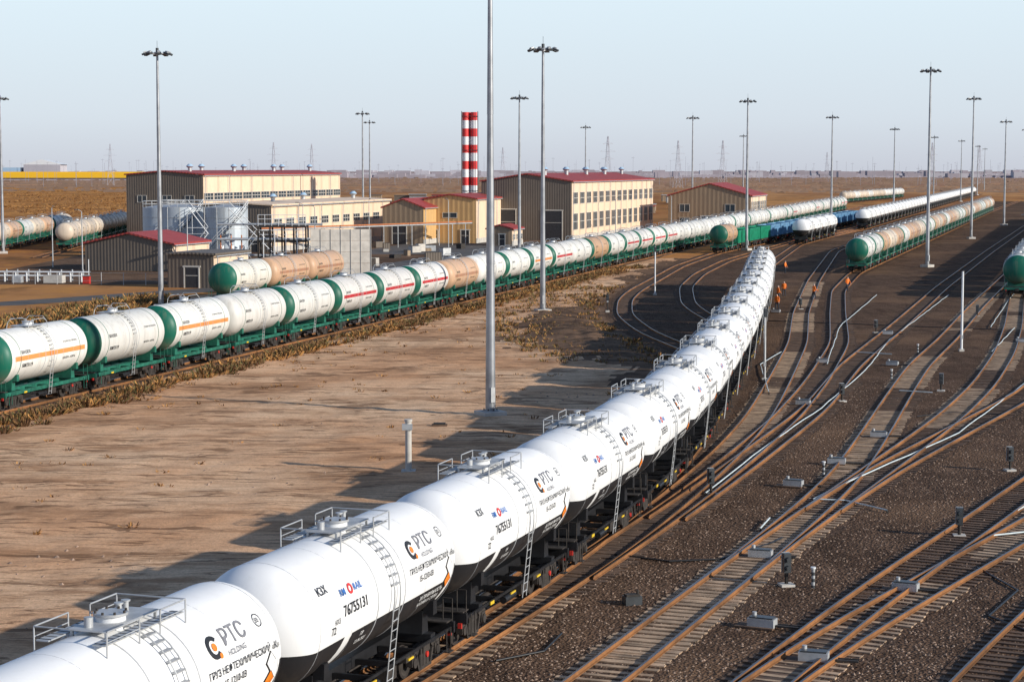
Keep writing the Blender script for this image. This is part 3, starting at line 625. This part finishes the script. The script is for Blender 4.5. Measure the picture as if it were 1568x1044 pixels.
hall('storage_shed',(-37.4,247,0),6.3,11,4.1,4.2,'shaded_taupe_siding','cream_panel',[],3,[(-4,-2,2.6)],0,roof='shaded_taupe_siding')
hall('office_building',(57,470,0),20,26,8.4,11.2,'tan_panel','cream_panel',[(2.2,3.8),(5,7)],8,[(-12,-9,3.5)],0,fwin=[(-16,5.5,2.4,1.8),(-5,5.5,2.4,1.8),(-16,2.4,2.4,1.6),(-5,2.4,2.4,1.6)])
hall('gatehouse',(0,382,0),5,8,3.2,3.9,'tan_panel','cream_panel',[(1.2,2.2)],3,[(-2.6,-1.4,2.2)],0)
m=M(); fr=M()
for cx,cy in((-.95,-.3),(.95,-.3),(0,1.2)):
    n=13
    for k in range(n): z0=4+k*23.4/n; m.cyl((cx,cy,z0),(cx,cy,z0+23.4/n),.72,'white_steel' if k%2 else 'letter_red',18)
    m.cyl((cx,cy,0),(cx,cy,4),.72,'pale_blue',18)
for z in(10,19,26.5): fr.tube([(-1.8,-1.2,z),(1.8,-1.2,z),(1.8,2.1,z),(-1.8,2.1,z),(-1.8,-1.2,z)],.06,'lamp_dark')
for cx,cy in((-1.8,-1.2),(1.8,-1.2),(1.8,2.1),(-1.8,2.1)): fr.cyl((cx,cy,0),(cx,cy,27.6),.06,'lamp_dark',6)
grp('chimney_stack',(-9.4,440,0),{'flues':m,'support_frame':fr},0)
def storage(x,y,r,h):
    a=M(); a.cyl((0,0,0),(0,0,h),r,'silver_shell',36); a.cyl((0,0,h),(0,0,h+.5),r,'galvanised',36,.3)
    for k in range(1,5): a.cyl((0,0,h*k/5-.05),(0,0,h*k/5+.05),r+.05,'galvanised',36,caps=True)
    b=M()
    for z in(.55,1.1): b.tube([(r*math.cos(t),r*math.sin(t),h+z) for t in np.linspace(0,6.283,25)],.045,'galvanised')
    for t in np.linspace(0,6.283,17): b.cyl((r*math.cos(t),r*math.sin(t),h),(r*math.cos(t),r*math.sin(t),h+1.1),.04,'galvanised',5)
    c=M(); n=26; 
    for k in range(n):
        t=-2.5+2.0*k/n; z=h*k/n; c.box(((r+.5)*math.cos(t),(r+.5)*math.sin(t),z+.2),(.9,.3,.06),'lamp_dark',rz=t)
    for dz in(0,.6,1.1): c.tube([((r+.95)*math.cos(-2.5+2.0*k/n),(r+.95)*math.sin(-2.5+2.0*k/n),h*k/n+.2+dz) for k in range(n+1)],.05,'white_steel' if dz else 'lamp_dark')
    for k in range(0,n,3): t=-2.5+2.0*k/n; c.cyl(((r+.95)*math.cos(t),(r+.95)*math.sin(t),h*k/n+.1),((r+.95)*math.cos(t),(r+.95)*math.sin(t),h*k/n+1.3),.04,'white_steel',5)
    grp('storage_tank',(x,y,0),{'shell':a,'roof_railing':b,'spiral_stair':c},0)
storage(-55.4,330,3.7,8.6); storage(-47.2,326,3.5,8.6); storage(-61,345,3.6,8.2)
m=M(); 
m.box((0,0,8.7),(10,1.2,.08),'galvanised')
for k in range(-5,6,2): m.cyl((k,-.6,0),(k,-.6,8.7),.07,'galvanised',6)
for z in(9.2,9.8): m.tube([(-5,-.6,z),(5,-.6,z)],.045,'white_steel')
for k in range(8): m.box((5.2+k*.9,-.2,8.2-k*.9),(.9,.9,.06),'galvanised')
m.tube([(5,-.6,9.6),(12.5,-.6,2.)],.06,'white_steel'); m.tube([(5,-.6,8.5),(12.5,-.6,.9)],.08,'white_steel')
m.box((0,-.9,4.4),(3.4,1.2,.08),'galvanised'); m.tube([(-1.7,-1.5,5.4),(1.7,-1.5,5.4)],.05,'white_steel')
m.tube([(-1.6,-1.4,.2),(1.6,-1.4,4.4)],.09,'white_steel'); m.tube([(-1.6,-1.4,1.3),(1.6,-1.4,5.4)],.05,'white_steel'); m.tube([(1.6,-.7,4.4),(-1.6,-.7,8.7)],.09,'white_steel'); m.tube([(1.6,-.7,5.5),(-1.6,-.7,9.8)],.05,'white_steel')
m.obj('access_walkway',(-51,321,0),0)
m=M()
for x in np.linspace(0,6.8,5):
    for y in(0,3): m.box((x,y,3.4),(.22,.22,6.8),'dark_iron')
for z in(2.2,4.6,6.7):
    for y in(0,3): m.box((3.4,y,z),(7,.15,.2),'dark_iron')
    for x in np.linspace(0,6.8,5): m.box((x,1.5,z+.02),(.16,3,.16),'dark_iron')
for k,z in((.6,2.6),(1.3,2.6),(2.0,4.9),(.6,4.9),(1.2,7.),(2.,7.)): m.cyl((-6,k,z),(9,k,z),.16,random.choice(['galvanised','white_steel','galvanised']),8)
for x in(.8,2.4,4.,5.6): m.cyl((x,1.5,.3),(x,1.5,2.2),.5,'galvanised',12); m.cyl((x,-.4,0),(x,-.4,6),.07,'white_steel',6)
for z in(5.6,6.2,7.8,8.4): m.tube([(0,0,z),(6.8,0,z)],.04,'white_steel')
for x in np.linspace(0,6.8,8): m.cyl((x,0,6.8),(x,0,8.4),.04,'white_steel',5)
for k in range(9): m.box((-3.6+k*.4,-.8,.4+k*.55),(.5,.8,.06),'galvanised')
m.tube([(-3.8,-1.2,1.4),(-.2,-1.2,6.2)],.05,'white_steel'); m.tube([(-3.8,-1.2,.4),(-.2,-1.2,5.2)],.07,'galvanised')
for x in(-5.5,-4,-2.5): m.cyl((x,1,0),(x,1,5.5),.09,'pipe_orange',6); m.cyl((x,1.4,0),(x,1.4,4),.4,'white_steel',10)
m.obj('pipe_rack',(-36.2,281,0),0)
m=M()
for k in range(6): m.box((k*1.42,0,3.2),(1.4,.22,6.4),'white_concrete')
for k in range(7): m.box((k*1.42-.71,-.06,3.2),(.08,.25,6.4),'concrete')
for z in(1.6,3.2,4.8): m.box((3.55,-.12,z),(8.5,.03,.03),'stone_grey')
m.obj('concrete_wall',(-27.8,279,0),.12)
m=M()
for x in range(0,60,4): m.cyl((x,0,0),(x,0,4.2),.09,'galvanised',6)
for dz,mt in((4.2,'galvanised'),(4.5,'pipe_orange')): m.tube([(0,0,dz),(58,0,dz)],.13,mt,8)
m.obj('pipeline',(-44,345,0),.9)
m=M()
for k in range(9):
    x=k*1.5; m.cyl((x,0,0),(x,0,1.2),.12,'white_steel',8); m.cyl((x,.8,0),(x,.8,1.6),.1,'galvanised',8)
for z in(.8,1.3): m.tube([(-1,0,z),(13,0,z)],.1,'white_steel',8); m.tube([(-1,.8,z),(13,.8,z)],.08,'galvanised',8)
for k in(-1,13): m.cyl((k,0,0),(k,0,3),.06,'white_steel',6)
m.box((9,-2,.5),(2.5,1.5,1),'concrete'); m.box((4,-2,.4),(1.2,1.,.8),'galvanised'); m.box((14,-4,.5),(.9,.6,1),'red_paint'); m.box((14,-4,1.03),(1.0,.7,.06),'dark_iron')
m.obj('valve_station',(-69,262,0),-.1)
m=M(); 
for k in range(9): m.cyl((k*3,0,0),(k*3,0,1.6),.05,'galvanised',5)
for z in(.5,1.55): m.tube([(0,0,z),(24,0,z)],.02,'galvanised',4)
m.obj('railing_fence',(-68,257,0),-.15)
pm=M(); pm.cyl((0,0,0),(0,0,9),.1,'galvanised',8,.06); pm.tube([(0,0,9),(.8,0,9.3)],.04,'galvanised'); pm.box((1.1,0,9.3),(.6,.25,.1),'lamp_dark'); pm=pm.mesh('street_lamp')
for x,y in[(-42,255),(-60,275),(-30,300),(-12,372),(-27,372),(-3,395),(20,380),(34,420),(-70,300),(-35,330)]: place('street_lamp',pm,(x,y,0),random.random()*6)
m=M()
for _ in range(70):
    y=random.uniform(262,392); x=random.uniform(-.19,-.02)*y
    if -64<x<-30 and y>318 : continue
    if y>375 and x>-28: continue
    if abs(x-float(T3.X(y)))<3.2 or abs(x-float(T3b.X(y)))<3.2: continue
    w=random.uniform(.6,2.6); h=random.uniform(.5,1.6); rz=random.random(); m.box((x,y,h/2),(w,1.1,h),random.choice(['concrete','galvanised','shaded_taupe_siding','white_concrete','tan_panel','dark_iron']),rz=rz); m.box((x,y,h+.03),(w*.9,1.0,.06),'dark_iron',rz=rz)
m.obj('yard_crates')
m=M(); random.seed(9)
for _ in range(46):
    y=random.uniform(540,900); x=random.uniform(-.08,.11)*y; w=random.uniform(3,9); h=random.uniform(2.2,4.); m.box((x,y,h/2),(w,6,h),random.choice(['concrete','tan_panel','cream_panel','shaded_taupe_siding'])); m.box((x,y,h+.1),(w+.5,6.5,.22),random.choice(['red_roof','galvanised','shaded_taupe_siding']))
m.obj('distant_sheds')
# ------------------------------------------------------------ horizon
m=M()
for _ in range(420):
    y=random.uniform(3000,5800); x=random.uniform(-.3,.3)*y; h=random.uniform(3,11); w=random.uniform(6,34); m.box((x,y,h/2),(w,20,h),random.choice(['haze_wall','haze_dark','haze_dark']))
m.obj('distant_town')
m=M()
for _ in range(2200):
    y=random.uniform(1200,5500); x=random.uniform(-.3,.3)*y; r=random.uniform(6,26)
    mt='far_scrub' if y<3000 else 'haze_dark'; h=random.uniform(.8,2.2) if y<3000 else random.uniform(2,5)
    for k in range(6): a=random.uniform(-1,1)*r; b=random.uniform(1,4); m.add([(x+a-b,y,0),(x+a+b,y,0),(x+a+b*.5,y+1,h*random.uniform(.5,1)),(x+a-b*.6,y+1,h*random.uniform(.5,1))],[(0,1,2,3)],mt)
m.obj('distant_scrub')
m=M()
for _ in range(260):
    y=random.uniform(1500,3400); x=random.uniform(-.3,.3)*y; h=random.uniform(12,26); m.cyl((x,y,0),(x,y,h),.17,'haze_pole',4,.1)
    if random.random()<.5: m.box((x,y,h-1),(3,.2,.2),'haze_pole')
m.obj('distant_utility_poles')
def pylon():
    m=M(); H=36
    lv=[(0,3.0),(8,2.2),(15,1.6),(21,1.1),(27,.8),(36,.3)]
    for (z0,a),(z1,b) in zip(lv[:-1],lv[1:]):
        for sx,sy in((-1,-1),(1,-1),(1,1),(-1,1)): m.cyl((sx*a,sy*a,z0),(sx*b,sy*b,z1),.12,'haze_steel',4)
        for sy in(-1,1): m.cyl((-a,sy*a,z0),(b,sy*b,z1),.07,'haze_steel',4); m.cyl((a,sy*a,z0),(-b,sy*b,z1),.07,'haze_steel',4)
    for z,w in((21,4.5),(26,5.5),(31,3.5)): m.cyl((-w,0,z),(w,0,z),.11,'haze_steel',4); m.cyl((-w,0,z),(0,0,z+1.6),.07,'haze_steel',4); m.cyl((w,0,z),(0,0,z+1.6),.07,'haze_steel',4)
    return m.mesh('power_pylon')
PY=pylon()
for px,y in((-612,1700),(-363,1600),(-305,1700),(253,1500),(321,1500),(-14,2000),(146,1300),(640,1350*1.2),(712,1800),(480,2600)):
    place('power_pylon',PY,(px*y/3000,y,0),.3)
m=M(); m.box((-600,2500,4.5),(300,40,9),'haze_wall'); m.box((-600,2500,9.8),(304,44,1.6),'yellow_roof'); m.box((-600,2478,6),(302,1,6),'yellow_roof'); m.obj('yellow_warehouse')
m=M(); m.box((-640,2700,10),(50,40,20),'haze_wall'); m.box((-700,2700,8),(60,40,16),'pale_blue'); m.ext([(-668,20),(-612,20),(-640,27)],2680,2720,'white_steel'); m.box((-760,2700,12),(40,40,6),'pale_blue'); m.obj('distant_factory')

# ------------------------------------------------------------ people
def worker(loc,rz,lean=0,arm=.3):
    V=[(0,0,.95)];E=[];Rr=[.13]
    def add(p,par,r): V.append(p);E.append((par,len(V)-1));Rr.append(r);return len(V)-1
    a=add((0,-.02*lean,1.15),0,.14); b=add((0,-.06*lean,1.38),a,.15); n=add((0,-.1*lean,1.5),b,.06); h=add((0,-.12*lean,1.6),n,.085); add((0,-.12*lean,1.7),h,.1); add((0,-.12*lean-.09,1.6),h,.02)
    for s in(-1,1):
        sh=add((s*.19,-.06*lean,1.4),b,.065); el=add((s*.26,-.02-.2*arm*(s>0),1.12),sh,.045); wr=add((s*.26,-.12-.3*arm,.92+.1*arm),el,.03); pl=add((s*.26,-.15-.3*arm,.86+.1*arm),wr,.032)
        for k in range(4): f=add((s*.26+(k-1.5)*.02,-.17-.3*arm,.8+.1*arm),pl,.009); add((s*.26+(k-1.5)*.02,-.19-.3*arm,.765+.1*arm),f,.008)
        add((s*.26-s*.035,-.19-.3*arm,.85+.1*arm),pl,.01)
        hp=add((s*.1,0,.88),0,.1); kn=add((s*.11,-.05+.08*s,.5),hp,.065); an=add((s*.12,.03+.14*s,.1),kn,.045); add((s*.12,-.13+.14*s,.05),an,.04)
    me=D.meshes.new('w'); me.from_pydata(V,E,[]); o=D.objects.new('w',me); scene.collection.objects.link(o); md=o.modifiers.new('s','SKIN')
    for i,r in enumerate(Rr): me.skin_vertices[0].data[i].radius=(r,r)
    me.skin_vertices[0].data[0].use_root=True; o.modifiers.new('u','SUBSURF').levels=1; bpy.context.view_layer.update()
    ev=o.evaluated_get(bpy.context.evaluated_depsgraph_get()); m2=D.meshes.new_from_object(ev); D.objects.remove(o); m2.name='railway_worker'; m2.materials.clear()
    for k in('trousers','vest_orange','skin','helmet_white'): m2.materials.append(MATS[k])
    for p in m2.polygons:
        c=p.center; p.material_index=3 if c.z>1.66 else 2 if c.z>1.5 or (abs(c.x)>.2 and c.z<.93) else 1 if c.z>.92 else 0; p.use_smooth=True
    return place('railway_worker',m2,loc,rz,1.05)
for x,y,r,l in((40.9,240,.4,.5),(30.0,222,2.,.2),(27.9,207,-.6,.6),(39,281,1,.2),(31.8,230,3,.3),(34.5,225,2.2,.3)): worker((x,y,.05),r,l,random.random())

# ------------------------------------------------------------ light, sky, camera
el=math.radians(20); hx,hy=.9,-.43; az=math.atan2(hx,hy)
w=D.worlds.new('World'); scene.world=w; w.use_nodes=True; nt=w.node_tree; bg=nt.nodes['Background']; sk=nt.nodes.new('ShaderNodeTexSky'); sk.sky_type='NISHITA'; sk.sun_disc=False; sk.sun_elevation=el; sk.sun_rotation=az; sk.air_density=1.; sk.dust_density=.6; sk.ozone_density=2.5; sk.altitude=0
STR=.12
tc=nt.nodes.new('ShaderNodeTexCoord'); sp=nt.nodes.new('ShaderNodeSeparateXYZ'); nt.links.new(tc.outputs['Generated'],sp.inputs[0])
cr=nt.nodes.new('ShaderNodeValToRGB'); e=cr.color_ramp.elements
stops=[(0.,(.62,.66,.76)),(.025,(.70,.78,.88)),(.085,(.78,.91,1.0)),(.2,(.27,.42,.68)),(1.,(.04,.09,.22))]
e[0].position=0; e[1].position=1
for p,c in stops[1:-1]: e.new(p)
for el_,(p,c) in zip(sorted(cr.color_ramp.elements,key=lambda q:q.position),stops): el_.color=(*c,1)
nt.links.new(sp.outputs['Z'],cr.inputs[0])
vm=nt.nodes.new('ShaderNodeVectorMath'); vm.operation='SCALE'; vm.inputs['Scale'].default_value=1/STR; nt.links.new(cr.outputs[0],vm.inputs[0])
mx=nt.nodes.new('ShaderNodeMix'); mx.data_type='RGBA'; mx.inputs['Factor'].default_value=.88
nt.links.new(sk.outputs[0],mx.inputs[6]); nt.links.new(vm.outputs[0],mx.inputs[7]); nt.links.new(mx.outputs[2],bg.inputs[0]); bg.inputs[1].default_value=STR
sd=Vector((hx,hy,0)).normalized()*math.cos(el)+Vector((0,0,math.sin(el)))
ld=D.lights.new('sun','SUN'); ld.energy=5; ld.angle=math.radians(.5); ld.color=(1,.94,.83); lo=D.objects.new('sun',ld); scene.collection.objects.link(lo); lo.rotation_euler=sd.to_track_quat('Z','Y').to_euler(); lo.location=(60,-20,60)
cd=D.cameras.new('camera'); cam=D.objects.new('camera',cd); scene.collection.objects.link(cam); cam.location=(0,1.32,15); cam.rotation_euler=(math.radians(90-5.03),0,0); cd.sensor_width=36; cd.lens=68.9; cd.clip_end=20000; cd.clip_start=.5
scene.camera=cam
